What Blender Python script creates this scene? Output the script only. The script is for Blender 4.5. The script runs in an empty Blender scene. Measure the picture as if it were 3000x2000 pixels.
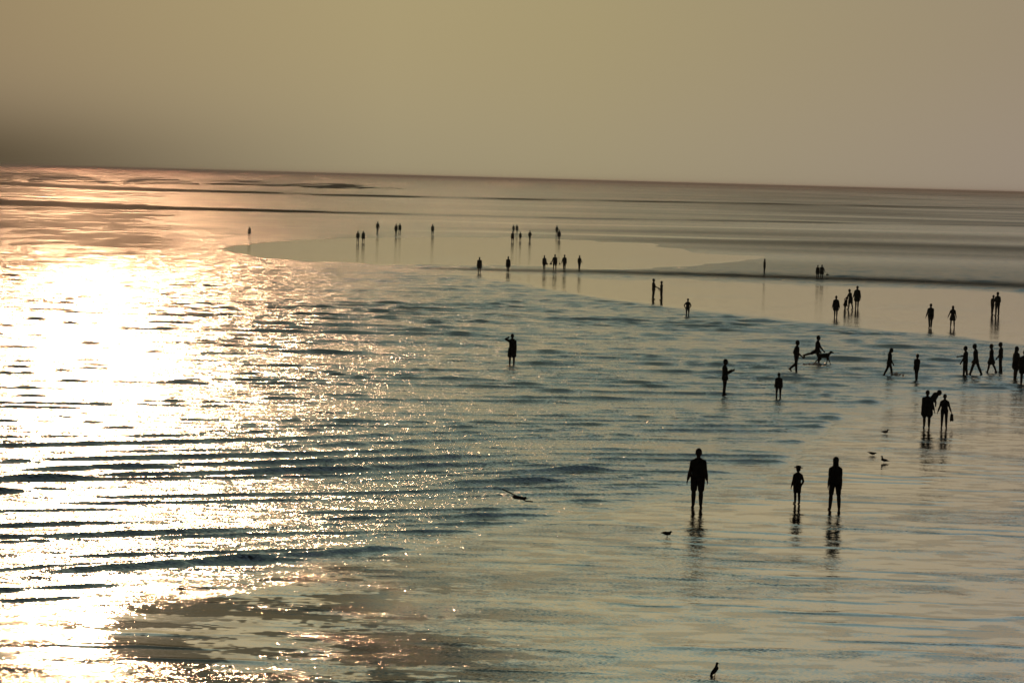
import bpy, math, random
import numpy as np
from mathutils import Vector, Matrix
random.seed(7); np.random.seed(7)
S = bpy.context.scene
COL = S.collection

# ------------------------------------------------------------------ camera
H = 9.7                         # camera height above the flats (m)
F = 7500.0                      # focal length in pixels of a 3000 px wide frame (90 mm)
PITCH = math.atan(477.5/F); ROLL = math.radians(1.547)
fwd = Vector((0, math.cos(PITCH), -math.sin(PITCH)))
r0 = Vector((1, 0, 0)); u0 = r0.cross(fwd)
right = r0*math.cos(ROLL) + u0*math.sin(ROLL)
up = right.cross(fwd)
cam = bpy.data.cameras.new('camera'); camo = bpy.data.objects.new('camera', cam); COL.objects.link(camo)
cam.sensor_width = 36; cam.lens = 36*F/3000; cam.clip_start = 0.5; cam.clip_end = 200000
m = Matrix((right, up, -fwd)).transposed().to_4x4(); m.translation = Vector((0, 0, H)); camo.matrix_world = m
S.camera = camo
R_, U_, F_ = np.array(right), np.array(up), np.array(fwd)
def unproj(u, v, z=0.0):
    d = R_*(u-1500)/F - U_*(v-1000)/F + F_
    t = (z-H)/d[2]
    return d[0]*t, d[1]*t
def proj(x, y, z=0.0):
    p = [x, y, z-H]
    cx = p[0]*R_[0]+p[1]*R_[1]+p[2]*R_[2]; cy = p[0]*U_[0]+p[1]*U_[1]+p[2]*U_[2]; cz = p[0]*F_[0]+p[1]*F_[1]+p[2]*F_[2]
    cz = np.maximum(cz, 0.5)
    return 1500+F*cx/cz, 1000-F*cy/cz

# ------------------------------------------------------------------ light
SUN_EL = math.radians(11.7); SUN_AZ = math.radians(-9.6)   # azimuth from +Y, to the left
sd = Vector((math.sin(SUN_AZ)*math.cos(SUN_EL), math.cos(SUN_AZ)*math.cos(SUN_EL), math.sin(SUN_EL)))
sun = bpy.data.lights.new('sun', 'SUN'); sun.energy = 0.62; sun.angle = math.radians(0.6); sun.color = (1, 0.56, 0.30)
suno = bpy.data.objects.new('sun', sun); COL.objects.link(suno)
suno.rotation_euler = sd.to_track_quat('Z', 'Y').to_euler()
suno.location = (-30, 60, 60)

W = bpy.data.worlds.new('World'); S.world = W; W.use_nodes = True
nt = W.node_tree; N = nt.nodes; L = nt.links
def nd(t, **k):
    n = N.new(t)
    for a, b in k.items(): setattr(n, a, b)
    return n
def math_(op, a, b=None, c=None, clamp=False):
    n = N.new('ShaderNodeMath'); n.operation = op; n.use_clamp = clamp
    for i, v in enumerate((a, b, c)):
        if v is None: continue
        if isinstance(v, (int, float)): n.inputs[i].default_value = v
        else: L.new(v, n.inputs[i])
    return n.outputs[0]
def mix_(fac, a, b, blend='MIX'):
    n = N.new('ShaderNodeMix'); n.data_type = 'RGBA'; n.blend_type = blend
    for i, v in ((0, fac), (6, a), (7, b)):
        if isinstance(v, (int, float)): n.inputs[i].default_value = v
        elif isinstance(v, tuple): n.inputs[i].default_value = v+(1,) if len(v) == 3 else v
        else: L.new(v, n.inputs[i])
    return n.outputs[2]
N.clear()
tc = nd('ShaderNodeTexCoord'); sep = nd('ShaderNodeSeparateXYZ'); L.new(tc.outputs['Generated'], sep.inputs[0])
X, Y, Z = sep.outputs
ramp = nd('ShaderNodeValToRGB'); L.new(Z, ramp.inputs[0]); cr = ramp.color_ramp; cr.interpolation = 'EASE'
stops = [(0.0, (0.335, 0.285, 0.175)), (0.07, (0.325, 0.275, 0.15)), (0.12, (0.35, 0.30, 0.165)), (0.185, (0.34, 0.305, 0.18)),
         (0.225, (0.175, 0.25, 0.20)), (0.33, (0.14, 0.205, 0.17)), (0.46, (0.04, 0.062, 0.050)), (1.0, (0.025, 0.038, 0.040))]
cr.elements[0].position = stops[0][0]; cr.elements[0].color = stops[0][1]+(1,)
cr.elements[1].position = stops[-1][0]; cr.elements[1].color = stops[-1][1]+(1,)
for p, c in stops[1:-1]:
    e = cr.elements.new(p); e.color = c+(1,)
col = ramp.outputs[0]
# pinkish haze to both sides of the view
az = math_('DIVIDE', X, math_('MAXIMUM', Y, 0.05))
lf = math_('MULTIPLY', math_('ADD', math_('MULTIPLY', az, -5.0), -0.25, None, True), 0.8)
col = mix_(lf, col, mix_(1.0, col, (0.56, 0.48, 0.56), 'MULTIPLY'))
rf = math_('ADD', math_('MULTIPLY', az, 5.5), -0.15, None, True)
col = mix_(rf, col, mix_(1.0, col, (0.93, 0.89, 1.12), 'MULTIPLY'))
# dark bank of murk low in the sky to the left
dx = math_('DIVIDE', math_('ADD', az, 0.25), 0.11); dz = math_('DIVIDE', math_('ADD', Z, -0.0), 0.021)
g = math_('EXPONENT', math_('MULTIPLY', math_('ADD', math_('MULTIPLY', dx, dx), math_('MULTIPLY', dz, dz)), -1.0))
murk = math_('MULTIPLY', g, 1.0, None, True)
col = mix_(math_('MULTIPLY', murk, 0.97), col, (0.042, 0.034, 0.020))
# dim sky behind the camera
back = nd('ShaderNodeMapRange'); L.new(Y, back.inputs[0]); back.inputs[1].default_value = -0.2; back.inputs[2].default_value = 0.7
back.inputs[3].default_value = 0.16; back.inputs[4].default_value = 1.0
comb = nd('ShaderNodeCombineXYZ'); [L.new(back.outputs[0], comb.inputs[i]) for i in range(3)]
col = mix_(1.0, col, comb.outputs[0], 'MULTIPLY')
# glow of the hazy sun above the frame
vm = nd('ShaderNodeVectorMath', operation='DOT_PRODUCT'); L.new(tc.outputs['Generated'], vm.inputs[0]); vm.inputs[1].default_value = sd
hal = math_('POWER', math_('MAXIMUM', vm.outputs['Value'], 0.0), 1500.0)
col = mix_(1.0, col, mix_(hal, (0, 0, 0), (0.7, 0.5, 0.33)), 'ADD')
sky = nd('ShaderNodeTexSky', sky_type='NISHITA', sun_disc=False, sun_elevation=SUN_EL, sun_rotation=SUN_AZ, dust_density=4.0)
scl = nd('ShaderNodeVectorMath', operation='SCALE'); L.new(col, scl.inputs[0]); scl.inputs[3].default_value = 10.0
fin = mix_(0.988, sky.outputs[0], scl.outputs[0])
bg = nd('ShaderNodeBackground'); L.new(fin, bg.inputs[0]); bg.inputs[1].default_value = 0.1
wo = nd('ShaderNodeOutputWorld'); L.new(bg.outputs[0], wo.inputs[0])
S.view_settings.view_transform = 'Standard'; S.view_settings.look = 'None'; S.view_settings.gamma = 1; S.view_settings.exposure = 0
S.view_settings.use_curve_mapping = False

# ------------------------------------------------------------------ numeric noise
def vnoise(x, y, seed):
    xi = np.floor(x).astype(np.int64); yi = np.floor(y).astype(np.int64)
    fx = x-xi; fy = y-yi; fx = fx*fx*fx*(fx*(fx*6-15)+10); fy = fy*fy*fy*(fy*(fy*6-15)+10)
    def h(a, b):
        n = (a*374761393 + b*668265263 + seed*974711) & 0xffffffff
        n = ((n ^ (n >> 13))*1274126177) & 0xffffffff
        return ((n ^ (n >> 16)) & 0xffff)/65535.0
    return (h(xi, yi)*(1-fx)+h(xi+1, yi)*fx)*(1-fy)+(h(xi, yi+1)*(1-fx)+h(xi+1, yi+1)*fx)*fy
def fbm(x, y, seed, o=3):
    s = 0; a = 0.5; t = 0
    for i in range(o):
        s = s+a*vnoise(x*2**i, y*2**i, seed+i); t += a; a *= .5
    return s/t
def sstep(x, a, b):
    t = np.clip((x-a)/(b-a), 0, 1); return t*t*(3-2*t)
def sdf_poly(u, v, P):
    """signed distance to a polygon, positive inside"""
    P = np.array(P, float); n = len(P); d = np.full(u.shape, 1e18); ins = np.zeros(u.shape, bool)
    for i in range(n):
        x0, y0 = P[i]; x1, y1 = P[(i+1) % n]
        ex, ey = x1-x0, y1-y0; wx = u-x0; wy = v-y0
        t = np.clip((wx*ex+wy*ey)/(ex*ex+ey*ey), 0, 1)
        d = np.minimum(d, (wx-ex*t)**2+(wy-ey*t)**2)
        c = ((y0 > v) != (y1 > v)) & (u < (x1-x0)*(v-y0)/((y1-y0) if y1 != y0 else 1e-9)+x0)
        ins ^= c
    return np.sqrt(d)*np.where(ins, 1, -1)

# ------------------------------------------------------------------ the flats: one grid fanning to the horizon
rows_d = np.concatenate([np.array([0.9, 1.6, 2.6, 4, 6]), np.arange(8, 430, .55), np.arange(430, 1600, 1.05), np.geomspace(1601, 7500, 60)])
rows_D = (H*F/rows_d)[::-1]
tcore = np.linspace(-0.232, 0.232, 1060)
tside = 0.232+np.geomspace(0.004, 3.2, 55)
tt = np.concatenate([-tside[::-1], tcore, tside])
GX = rows_D[:, None]*tt[None, :]; GY = np.repeat(rows_D[:, None], len(tt), 1)
nr, nc = GX.shape
PU, PV = proj(GX, GY)
PVh = PV - (482+0.027*PU)                # pixels below the horizon
# banks of wet sand, read off the photograph and laid on the ground
LOW = [(4600, 1060), (3000, 1143), (2770, 1168), (2600, 1190), (2480, 1222), (2390, 1300), (2250, 1385), (2000, 1440), (1800, 1490), (1500, 1540), (1200, 1596),
       (1000, 1640), (700, 1690), (350, 1715), (60, 1790), (-600, 1900), (-3000, 2500), (-3000, 9000), (9000, 9000), (9000, 1060)]
BANK2 = [(1120, 793), (1300, 797), (1700, 806), (2000, 816), (2300, 826), (2600, 838), (3000, 856), (4600, 930), (4600, 1190), (3000, 1012), (2850, 992), (2700, 972), (2500, 950), (2300, 933), (2100, 912), (1900, 886), (1700, 862), (1500, 830), (1320, 806)]
BANK1 = [(648, 728), (690, 717), (780, 708), (900, 702), (1100, 697), (1300, 692), (1600, 700), (1900, 712), (2080, 738), (2300, 752), (2000, 782), (1800, 786), (1500, 781), (1250, 777), (1150, 775), (1000, 766), (860, 760), (750, 752), (690, 743)]
warp = (fbm(GX*0.11, GY*0.05, 3)-0.5)
PUw = PU + 60*(fbm(GX*0.07, GY*0.03, 11)-.5)*sstep(PVh, 120, 500)
PVw = PV + warp*np.clip(PVh*0.05, 1, 34)
sharp = np.clip(PVh*0.035, 1.5, 34)
sdL = sdf_poly(PUw, PVw, LOW) + 55*(fbm(GX*.16+GY*.02, GY*.42, 211, 4)-.5)*sstep(PVh, 550, 800)
mL = sstep(sdL/sharp, -1.3, 1.3)
edgen = 12*(fbm(GX*.09, GY*.05, 431, 3)-.5)+5*(fbm(GX*.3, GY*.2, 433, 2)-.5)
m2 = sstep((sdf_poly(PUw, PVw, BANK2)+edgen)/sharp, -.8, .8)
m1 = sstep((sdf_poly(PUw, PVw, BANK1)+.4*edgen+22*(fbm(GX*.03, GY*.035, 207, 3)-.5)*sstep(PU, 1500, 1900))/np.clip(PVh*0.01, 1.2, 5), -.8, .8)
# far bars near the horizon, on the left
FAR = [[(-900, 490), (0, 500), (60, 504), (100, 502), (150, 509), (210, 507), (260, 517), (345, 531), (300, 537), (230, 531), (200, 536), (150, 528), (100, 534), (60, 525), (0, 530), (-900, 508)],
       [(350, 530), (400, 518), (470, 519), (560, 531), (590, 541), (500, 540), (400, 536)],
       [(580, 538), (640, 528), (760, 532), (800, 540), (860, 545), (800, 549), (700, 546)],
       [(820, 544), (900, 537), (1010, 540), (1200, 552), (1100, 556), (950, 552)]]
mF = np.zeros_like(PU)
for P in FAR: mF = np.maximum(mF, sstep(sdf_poly(PU, PV+17*(fbm(GX*.05, GY*.0025, 5, 4)-.5), P), -.9, .9)*sstep(fbm(GX*.09, GY*.004, 6, 3), .34, .42))
def line(pts, w):
    pts = np.array(pts, float); yy = np.interp(PU, pts[:, 0], pts[:, 1]); ww = np.interp(PU, pts[:, 0], w) if hasattr(w, '__len__') else w
    return np.exp(-((PV-yy)/ww)**2*1.2)
calm = np.zeros_like(PU)
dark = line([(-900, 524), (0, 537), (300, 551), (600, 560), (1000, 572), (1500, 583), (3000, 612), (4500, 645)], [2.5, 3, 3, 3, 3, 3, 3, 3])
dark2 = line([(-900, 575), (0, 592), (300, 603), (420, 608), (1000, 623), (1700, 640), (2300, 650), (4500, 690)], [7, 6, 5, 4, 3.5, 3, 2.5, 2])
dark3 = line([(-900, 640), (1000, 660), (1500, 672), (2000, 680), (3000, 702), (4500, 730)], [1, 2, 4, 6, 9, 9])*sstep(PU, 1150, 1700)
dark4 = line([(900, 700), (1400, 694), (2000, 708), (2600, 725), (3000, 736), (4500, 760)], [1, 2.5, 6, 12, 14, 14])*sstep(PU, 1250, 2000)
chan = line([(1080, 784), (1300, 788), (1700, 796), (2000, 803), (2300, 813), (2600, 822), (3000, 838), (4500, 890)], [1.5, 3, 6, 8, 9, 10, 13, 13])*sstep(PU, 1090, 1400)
lite = line([(-900, 480), (900, 640), (1300, 648), (1500, 654), (2200, 668), (3000, 684), (4500, 712)], [2, 2, 2.2, 2.2, 2.2, 2.6, 3])*sstep(PU, 900, 1300) \
     + line([(900, 672), (1400, 678), (2100, 698), (3000, 716)], [2.2, 3, 3, 2])*sstep(PU, 900, 1200)*(1-sstep(PU, 2100, 2600))
bank = np.maximum(np.maximum(mL, m2), m1)
bank = np.maximum(bank, mF)
sandZ = -0.07+0.095*bank
# ---- water surface
pool = (1-bank)*sstep(PVh, 150, 260)
def train(ang, lam, p, seed, wx=0.05, wamp=3.0, brk=(0.25, 0.08), thr=.36):
    a = math.radians(ang); cx, cy = math.cos(a), math.sin(a); nx, ny = -cy, cx
    s = GX*cx+GY*cy; q = GX*nx+GY*ny
    ph = (q + wamp*(fbm(GX*wx, GY*wx, seed)-.5)*2)/lam*2*math.pi
    c = 0.5+0.5*np.cos(ph)
    amp = sstep(fbm(s*brk[1], q/lam*brk[0]*4, seed+9, 2), thr, thr+.30)
    return c**p*amp
lowleft = sstep(PV, 1180, 1330)*(1-sstep(PU, 1500, 2050))
near = 1-sstep(GY, 260, 380)
midr = sstep(GY, 95, 150)
fadeg = 1-.65*sstep(GY, 170, 250)
wz = (0.135*train(31, 2.5, 9, 21, .03, 2.2, (.2, .06), .25)*lowleft
      + 0.075*train(20, 1.5, 6, 41, .06, 1.5, (.4, .12))*(0.35+0.65*lowleft)
      + 0.085*train(7, 1.9, 10, 61, .05, 1.6, (.5, .10), .34)*(1-0.7*lowleft)
      + 0.10*train(-2, 3.2, 12, 81, .04, 2.0, (.5, .09), .34)*(1-lowleft)*midr*fadeg
      + 0.10*train(3, 4.2, 13, 84, .04, 2.0, (.5, .08), .38)*(1-lowleft)*midr*fadeg
      + 0.05*train(-6, 1.5, 5, 101, .08, 1.2, (.5, .3), .40)*(1-.6*lowleft)
      + 0.012*(fbm(GX*1.1, GY*1.1, 91, 2)-.5))*near
shallow = sstep(1-mL, 0.3, 1.0)*sstep(1-m2, .3, 1.0)*sstep(1-m1, .3, 1)
waterZ = wz*shallow
# gentle swells out at sea
far = sstep(GY, 300, 420)
# wet sand: faint ripple marks, runnels
streak = fbm(GX*0.22+GY*.05, GY*0.55, 131, 3)
sandZ = sandZ + bank*(0.018*(fbm(GX*.16, GY*.30, 141, 3)-.5) + 0.022*train(-5, 1.3, 5, 151, .3, .8, (.5, .22), .42))*(1-sstep(GY, 150, 220))

def sheet(name, Zv, attrs, label):
    me = bpy.data.meshes.new(name)
    co = np.stack([GX, GY, Zv], -1).reshape(-1, 3).astype(np.float32)
    i = np.arange(nr*nc).reshape(nr, nc)
    q = np.stack([i[:-1, :-1], i[1:, :-1], i[1:, 1:], i[:-1, 1:]], -1).reshape(-1, 4)[:, ::1]
    me.vertices.add(len(co)); me.vertices.foreach_set('co', co.ravel())
    me.loops.add(q.size); me.loops.foreach_set('vertex_index', q.ravel().astype(np.int32))
    me.polygons.add(len(q)); me.polygons.foreach_set('loop_start', np.arange(0, q.size, 4, dtype=np.int32))
    me.polygons.foreach_set('use_smooth', np.ones(len(q), bool))
    me.update(calc_edges=True)
    for k, a in attrs.items():
        at = me.attributes.new(k, 'FLOAT', 'POINT'); at.data.foreach_set('value', a.reshape(-1).astype(np.float32))
    o = bpy.data.objects.new(name, me); COL.objects.link(o); o['kind'] = 'structure'; o['label'] = label
    return o
# ruffle: how rough the small ripples are (a property of the water, from calm to ruffled)
ruf = 0.185*np.ones_like(PU)
ruf = ruf*(1-.12*(1-sstep(PVh,150,260)))
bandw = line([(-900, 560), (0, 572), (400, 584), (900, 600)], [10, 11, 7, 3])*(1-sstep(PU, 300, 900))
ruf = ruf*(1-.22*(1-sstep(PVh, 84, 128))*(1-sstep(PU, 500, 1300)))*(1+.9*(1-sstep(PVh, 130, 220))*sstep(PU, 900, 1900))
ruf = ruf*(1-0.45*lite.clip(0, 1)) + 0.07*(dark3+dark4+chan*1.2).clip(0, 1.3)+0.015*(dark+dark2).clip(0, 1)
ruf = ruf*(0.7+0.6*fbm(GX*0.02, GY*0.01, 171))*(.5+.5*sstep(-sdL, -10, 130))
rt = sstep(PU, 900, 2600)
broad = (0.13*rt*(1-sstep(PVh, 95, 112)) + 0.2*rt*sstep(PVh, 150, 165)*(1-sstep(PVh, 185, 205)) + .2*rt*(1-sstep(PVh, 250, 300)))*(.25+1.5*sstep(.5*fbm(GX*.004, GY*.0016, 201)+.5*fbm(GX*.008, GY*.02, 205, 3), .32, .68))*(1-lite.clip(0,1))  # shaded side of far swells painted into the matte mask, towards the right
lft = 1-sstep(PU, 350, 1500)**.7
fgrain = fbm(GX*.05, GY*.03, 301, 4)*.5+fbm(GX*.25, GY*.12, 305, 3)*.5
farshade = lft*.955*(1-sstep(PVh, 90, 640)**1.6)*(1-.10*bandw)*(1+.6*(fgrain-.5))  # waves shadowing each other, painted into the matte mask; dims far-left sun glare
matte = (farshade.clip(0, .975) + broad + dark*(1-sstep(PU, 900, 3000)*.6)*(.1+1.5*fbm(GX*.03, GY*.005, 241, 4))+dark2*(.1+1.5*fbm(GX*.05, GY*.02, 251, 4))*(1-sstep(PU, 600, 1500)*.5)+chan*.7+dark3*.25+dark4*.2).clip(0, 1)
for (ru, rv) in [(2604, 1104), (2684, 1117), (2122, 1160), (2280, 1169), (2332, 1092), (2393, 1070), (1499, 1069), (2859, 1102), (2903, 1093), (2975, 1113)]:
    ax, ay = unproj(ru, rv, 0); rr = np.hypot(GX-ax, GY-ay); waterZ = waterZ + .012*np.cos(rr*2*math.pi/.42)*np.exp(-rr/.7)
water = sheet('water', waterZ, {'ruffle': ruf, 'matte': matte}, 'shallow rippled tidal water and sea')
shoreN = 90+160*fbm(GX*.08, GY*.12, 221)
sru = 0.013+0.085*(1-sstep(sdL/shoreN, 0, 1))*mL*(.35+.65*sstep(fbm(GX*.3, GY*.9, 231, 3), .35, .6))+0.075*sstep(streak, .50, .62)*sstep(PVh, 500, 900)*mL + 0.03*(1-sstep(bank, .7, 1.0))
# patches of pitted sand in the lower left of the near bank
pit = sstep(fbm(GX*.14, GY*.09, 181), .46, .60)*mL*sstep(PVh, 1050, 1300)
sru = sru + 0.06*pit*(1-sstep(PU, 1300, 2300))
blot = sstep(fbm(GX*.30+GY*.04, GY*.34, 191, 4), .48, .53)*mL*(1-.8*sstep(PU-.5*(PV-1700), 900, 1900))
sru = sru + 0.075*blot + (m1+m2).clip(0, 1)*(.012+.03*sstep(fbm(GX*.12, GY*.10, 421, 4), .45, .65))
drain = sstep(fbm(GX*.34+GY*.03, GY*.62, 401, 6)+.16*(vnoise(GX*5, GY*7, 403)-.5), .46, .54)*mL*sstep(sdL, 40, 170)*(1-sstep(PU-.9*(PV-1700), 800, 1900))
drain2 = sstep(fbm(GX*.55+GY*.05, GY*1.15, 441, 5)+.22*(vnoise(GX*6, GY*9, 443)-.5), .45, .53)*mL*sstep(PV+.28*PU, 1790, 1880)*(1-sstep(PU, 900, 1500))
drain = np.maximum(drain, drain2)
drain = np.maximum(drain*.80, .22*mL*sstep(fbm(GX*1.1, GY*2.4, 411, 5), .5, .62))
sand = sheet('wet_sand', sandZ, {'ruffle': sru, 'matte': np.maximum(mF, drain)}, 'wet sand flats and bars with a film of water')

def surf_mat(name, base, ior, rough, sc1, sc2, w1, w2, w3, matte_col, rot=0.12):
    global nt, N, L
    mt = bpy.data.materials.new(name); mt.use_nodes = True; nt = mt.node_tree; N = nt.nodes; L = nt.links; N.clear()
    geo = nd('ShaderNodeNewGeometry'); at = nd('ShaderNodeAttribute', attribute_name='ruffle'); ma = nd('ShaderNodeAttribute', attribute_name='matte')
    def nz(scale, seed, det=2.0):
        mp = nd('ShaderNodeMapping'); L.new(geo.outputs['Position'], mp.inputs[0]); mp.inputs['Scale'].default_value = scale
        mp.inputs['Rotation'].default_value = (0, 0, rot); mp.inputs['Location'].default_value = (seed*13.7, seed*7.1, seed*3.3)
        n = nd('ShaderNodeTexNoise'); L.new(mp.outputs[0], n.inputs['Vector']); n.inputs['Scale'].default_value = 1.0; n.inputs['Detail'].default_value = det
        s = nd('ShaderNodeVectorMath', operation='SUBTRACT'); L.new(n.outputs['Color'], s.inputs[0]); s.inputs[1].default_value = (.5, .5, .5)
        return s.outputs[0]
    a = nz(sc1, 1); b = nz(sc2, 2)
    sa = nd('ShaderNodeVectorMath', operation='SCALE'); L.new(a, sa.inputs[0]); sa.inputs[3].default_value = w1
    sb = nd('ShaderNodeVectorMath', operation='SCALE'); L.new(b, sb.inputs[0]); sb.inputs[3].default_value = w2
    ad = nd('ShaderNodeVectorMath', operation='ADD'); L.new(sa.outputs[0], ad.inputs[0]); L.new(sb.outputs[0], ad.inputs[1])
    sc = nd('ShaderNodeVectorMath', operation='SCALE'); L.new(ad.outputs[0], sc.inputs[0]); L.new(at.outputs['Fac'], sc.inputs[3])
    # rare steep facets: short capillary ripples that glint far from the mirror direction
    c = nz((14, 30, 1), 5, 1.0); ln = nd('ShaderNodeVectorMath', operation='LENGTH'); L.new(c, ln.inputs[0])
    k3 = math_('MULTIPLY', math_('POWER', math_('MULTIPLY', ln.outputs['Value'], 4.0), 3.0), w3)
    s3 = nd('ShaderNodeVectorMath', operation='SCALE'); L.new(c, s3.inputs[0]); L.new(math_('MULTIPLY', k3, at.outputs['Fac']), s3.inputs[3])
    ad3 = nd('ShaderNodeVectorMath', operation='ADD'); L.new(sc.outputs[0], ad3.inputs[0]); L.new(s3.outputs[0], ad3.inputs[1])
    fl = nd('ShaderNodeVectorMath', operation='MULTIPLY'); L.new(ad3.outputs[0], fl.inputs[0]); fl.inputs[1].default_value = (1, 1, 0)
    an = nd('ShaderNodeVectorMath', operation='ADD'); L.new(fl.outputs[0], an.inputs[0]); L.new(geo.outputs['Normal'], an.inputs[1])
    nn = nd('ShaderNodeVectorMath', operation='NORMALIZE'); L.new(an.outputs[0], nn.inputs[0]); NRM = nn.outputs[0]
    dif = nd('ShaderNodeBsdfDiffuse')
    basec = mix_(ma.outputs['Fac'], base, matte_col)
    gm = nd('ShaderNodeTexNoise'); L.new(geo.outputs['Position'], gm.inputs['Vector']); gm.inputs['Scale'].default_value = 0.35; gm.inputs['Detail'].default_value = 8; gm.inputs['Roughness'].default_value = .7
    gr = nd('ShaderNodeMapRange'); L.new(gm.outputs[0], gr.inputs[0]); gr.inputs[1].default_value = .38; gr.inputs[2].default_value = .64; gr.inputs[3].default_value = .5; gr.inputs[4].default_value = 1.2
    cb = nd('ShaderNodeVectorMath', operation='SCALE'); L.new(basec, cb.inputs[0]); L.new(gr.outputs[0], cb.inputs[3])
    L.new(cb.outputs[0], dif.inputs[0])
    gl = nd('ShaderNodeBsdfGlossy', distribution='BECKMANN'); gl.inputs['Roughness'].default_value = rough; L.new(NRM, gl.inputs['Normal'])
    gl.inputs['Color'].default_value = (1, 1, 1, 1)
    fr = nd('ShaderNodeFresnel'); fr.inputs[0].default_value = ior; L.new(NRM, fr.inputs['Normal'])
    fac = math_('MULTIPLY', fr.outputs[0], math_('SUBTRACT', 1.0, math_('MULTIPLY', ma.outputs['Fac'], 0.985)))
    mx = nd('ShaderNodeMixShader'); L.new(fac, mx.inputs[0]); L.new(dif.outputs[0], mx.inputs[1]); L.new(gl.outputs[0], mx.inputs[2])
    out = nd('ShaderNodeOutputMaterial'); L.new(mx.outputs[0], out.inputs[0])
    return mt
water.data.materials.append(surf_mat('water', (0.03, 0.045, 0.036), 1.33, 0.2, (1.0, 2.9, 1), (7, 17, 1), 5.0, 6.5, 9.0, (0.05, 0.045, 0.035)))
sand.data.materials.append(surf_mat('wet_sand', (0.20, 0.15, 0.08), 1.42, 0.10, (1.2, 2.6, 1), (11, 24, 1), 3.5, 7.0, 5.0, (0.05, 0.042, 0.032)))
HAZE = True
if HAZE:
    me = bpy.data.meshes.new('haze'); zb, zt, Rr = -1.5, 11.0, 58000.0
    vs = [(x, y, z) for x in (-Rr, Rr) for y in (-300.0, Rr) for z in (zb, zt)]
    me.from_pydata(vs, [], [(0, 1, 3, 2), (4, 6, 7, 5), (0, 4, 5, 1), (2, 3, 7, 6), (0, 2, 6, 4), (1, 5, 7, 3)])
    hz = bpy.data.objects.new('haze', me); COL.objects.link(hz); hz['kind'] = 'stuff'; hz['label'] = 'dusty evening haze over the flats'
    mh = bpy.data.materials.new('haze'); mh.use_nodes = True; t = mh.node_tree; t.nodes.clear()
    pv = t.nodes.new('ShaderNodeVolumePrincipled'); ot = t.nodes.new('ShaderNodeOutputMaterial'); t.links.new(pv.outputs[0], ot.inputs['Volume'])
    pv.inputs['Color'].default_value = (.62, .76, .76, 1); pv.inputs['Density'].default_value = 2.2e-4; pv.inputs['Anisotropy'].default_value = 0.2; pv.inputs['Absorption Color'].default_value = (1, 1, 1, 1)
    me.materials.append(mh)
#PEOPLE
# ------------------------------------------------------------------ modelling helpers
V = np.array
def mat(name, c, rough=0.85, spec=0.1, var=0.15):
    mt = bpy.data.materials.new(name); mt.use_nodes = True; t = mt.node_tree; b = t.nodes['Principled BSDF']
    b.inputs['Roughness'].default_value = rough; b.inputs['Specular IOR Level'].default_value = spec
    n = t.nodes.new('ShaderNodeTexNoise'); n.inputs['Scale'].default_value = 9; n.inputs['Detail'].default_value = 4
    tcn = t.nodes.new('ShaderNodeTexCoord'); t.links.new(tcn.outputs['Object'], n.inputs['Vector'])
    mx = t.nodes.new('ShaderNodeMix'); mx.data_type = 'RGBA'; t.links.new(n.outputs[0], mx.inputs[0])
    mx.inputs[6].default_value = tuple(x*(1-var) for x in c)+(1,); mx.inputs[7].default_value = tuple(x*(1+var) for x in c)+(1,)
    t.links.new(mx.outputs[2], b.inputs['Base Color'])
    return mt
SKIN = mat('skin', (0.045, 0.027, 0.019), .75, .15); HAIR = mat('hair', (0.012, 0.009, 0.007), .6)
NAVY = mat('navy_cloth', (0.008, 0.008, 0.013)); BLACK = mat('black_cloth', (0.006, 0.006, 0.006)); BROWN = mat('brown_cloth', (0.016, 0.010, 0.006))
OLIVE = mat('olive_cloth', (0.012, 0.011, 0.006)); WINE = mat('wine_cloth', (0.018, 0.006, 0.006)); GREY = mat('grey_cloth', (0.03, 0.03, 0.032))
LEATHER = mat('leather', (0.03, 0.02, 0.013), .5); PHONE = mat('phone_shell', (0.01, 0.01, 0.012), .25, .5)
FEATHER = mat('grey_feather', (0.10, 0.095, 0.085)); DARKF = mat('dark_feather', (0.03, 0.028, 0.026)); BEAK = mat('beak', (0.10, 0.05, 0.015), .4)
FUR = mat('dark_fur', (0.02, 0.016, 0.012)); 
foam_mat = bpy.data.materials.new('foam'); foam_mat.use_nodes = True
_b = foam_mat.node_tree.nodes['Principled BSDF']; _b.inputs['Base Color'].default_value = (.85, .86, .84, 1); _b.inputs['Roughness'].default_value = .35
_t = foam_mat.node_tree; _tr = _t.nodes.new('ShaderNodeBsdfTranslucent'); _tr.inputs[0].default_value = (.93, .93, .92, 1); _mx = _t.nodes.new('ShaderNodeMixShader'); _mx.inputs[0].default_value = .6
_t.links.new(_b.outputs[0], _mx.inputs[1]); _t.links.new(_tr.outputs[0], _mx.inputs[2]); _t.links.new(_mx.outputs[0], _t.nodes['Material Output'].inputs['Surface'])

def rx(a): c, s = math.cos(a), math.sin(a); return V([[1, 0, 0], [0, c, -s], [0, s, c]])
def ry(a): c, s = math.cos(a), math.sin(a); return V([[c, 0, s], [0, 1, 0], [-s, 0, c]])
def rz(a): c, s = math.cos(a), math.sin(a); return V([[c, -s, 0], [s, c, 0], [0, 0, 1]])
def grid_solid(rings):
    """closed solid from a list of equal rings (n x 3)"""
    n = len(rings[0]); vs = [r for r in rings]; f = []
    for i in range(len(rings)-1):
        for j in range(n):
            a = i*n+j; b = i*n+(j+1) % n; f.append((a, b, b+n, a+n))
    v = np.concatenate(vs); c0 = rings[0].mean(0); c1 = rings[-1].mean(0); k = len(v)
    v = np.concatenate([v, [c0, c1]])
    for j in range(n):
        f.append((k, (j+1) % n, j)); f.append((k+1, (len(rings)-1)*n+j, (len(rings)-1)*n+(j+1) % n))
    return v, f
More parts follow.
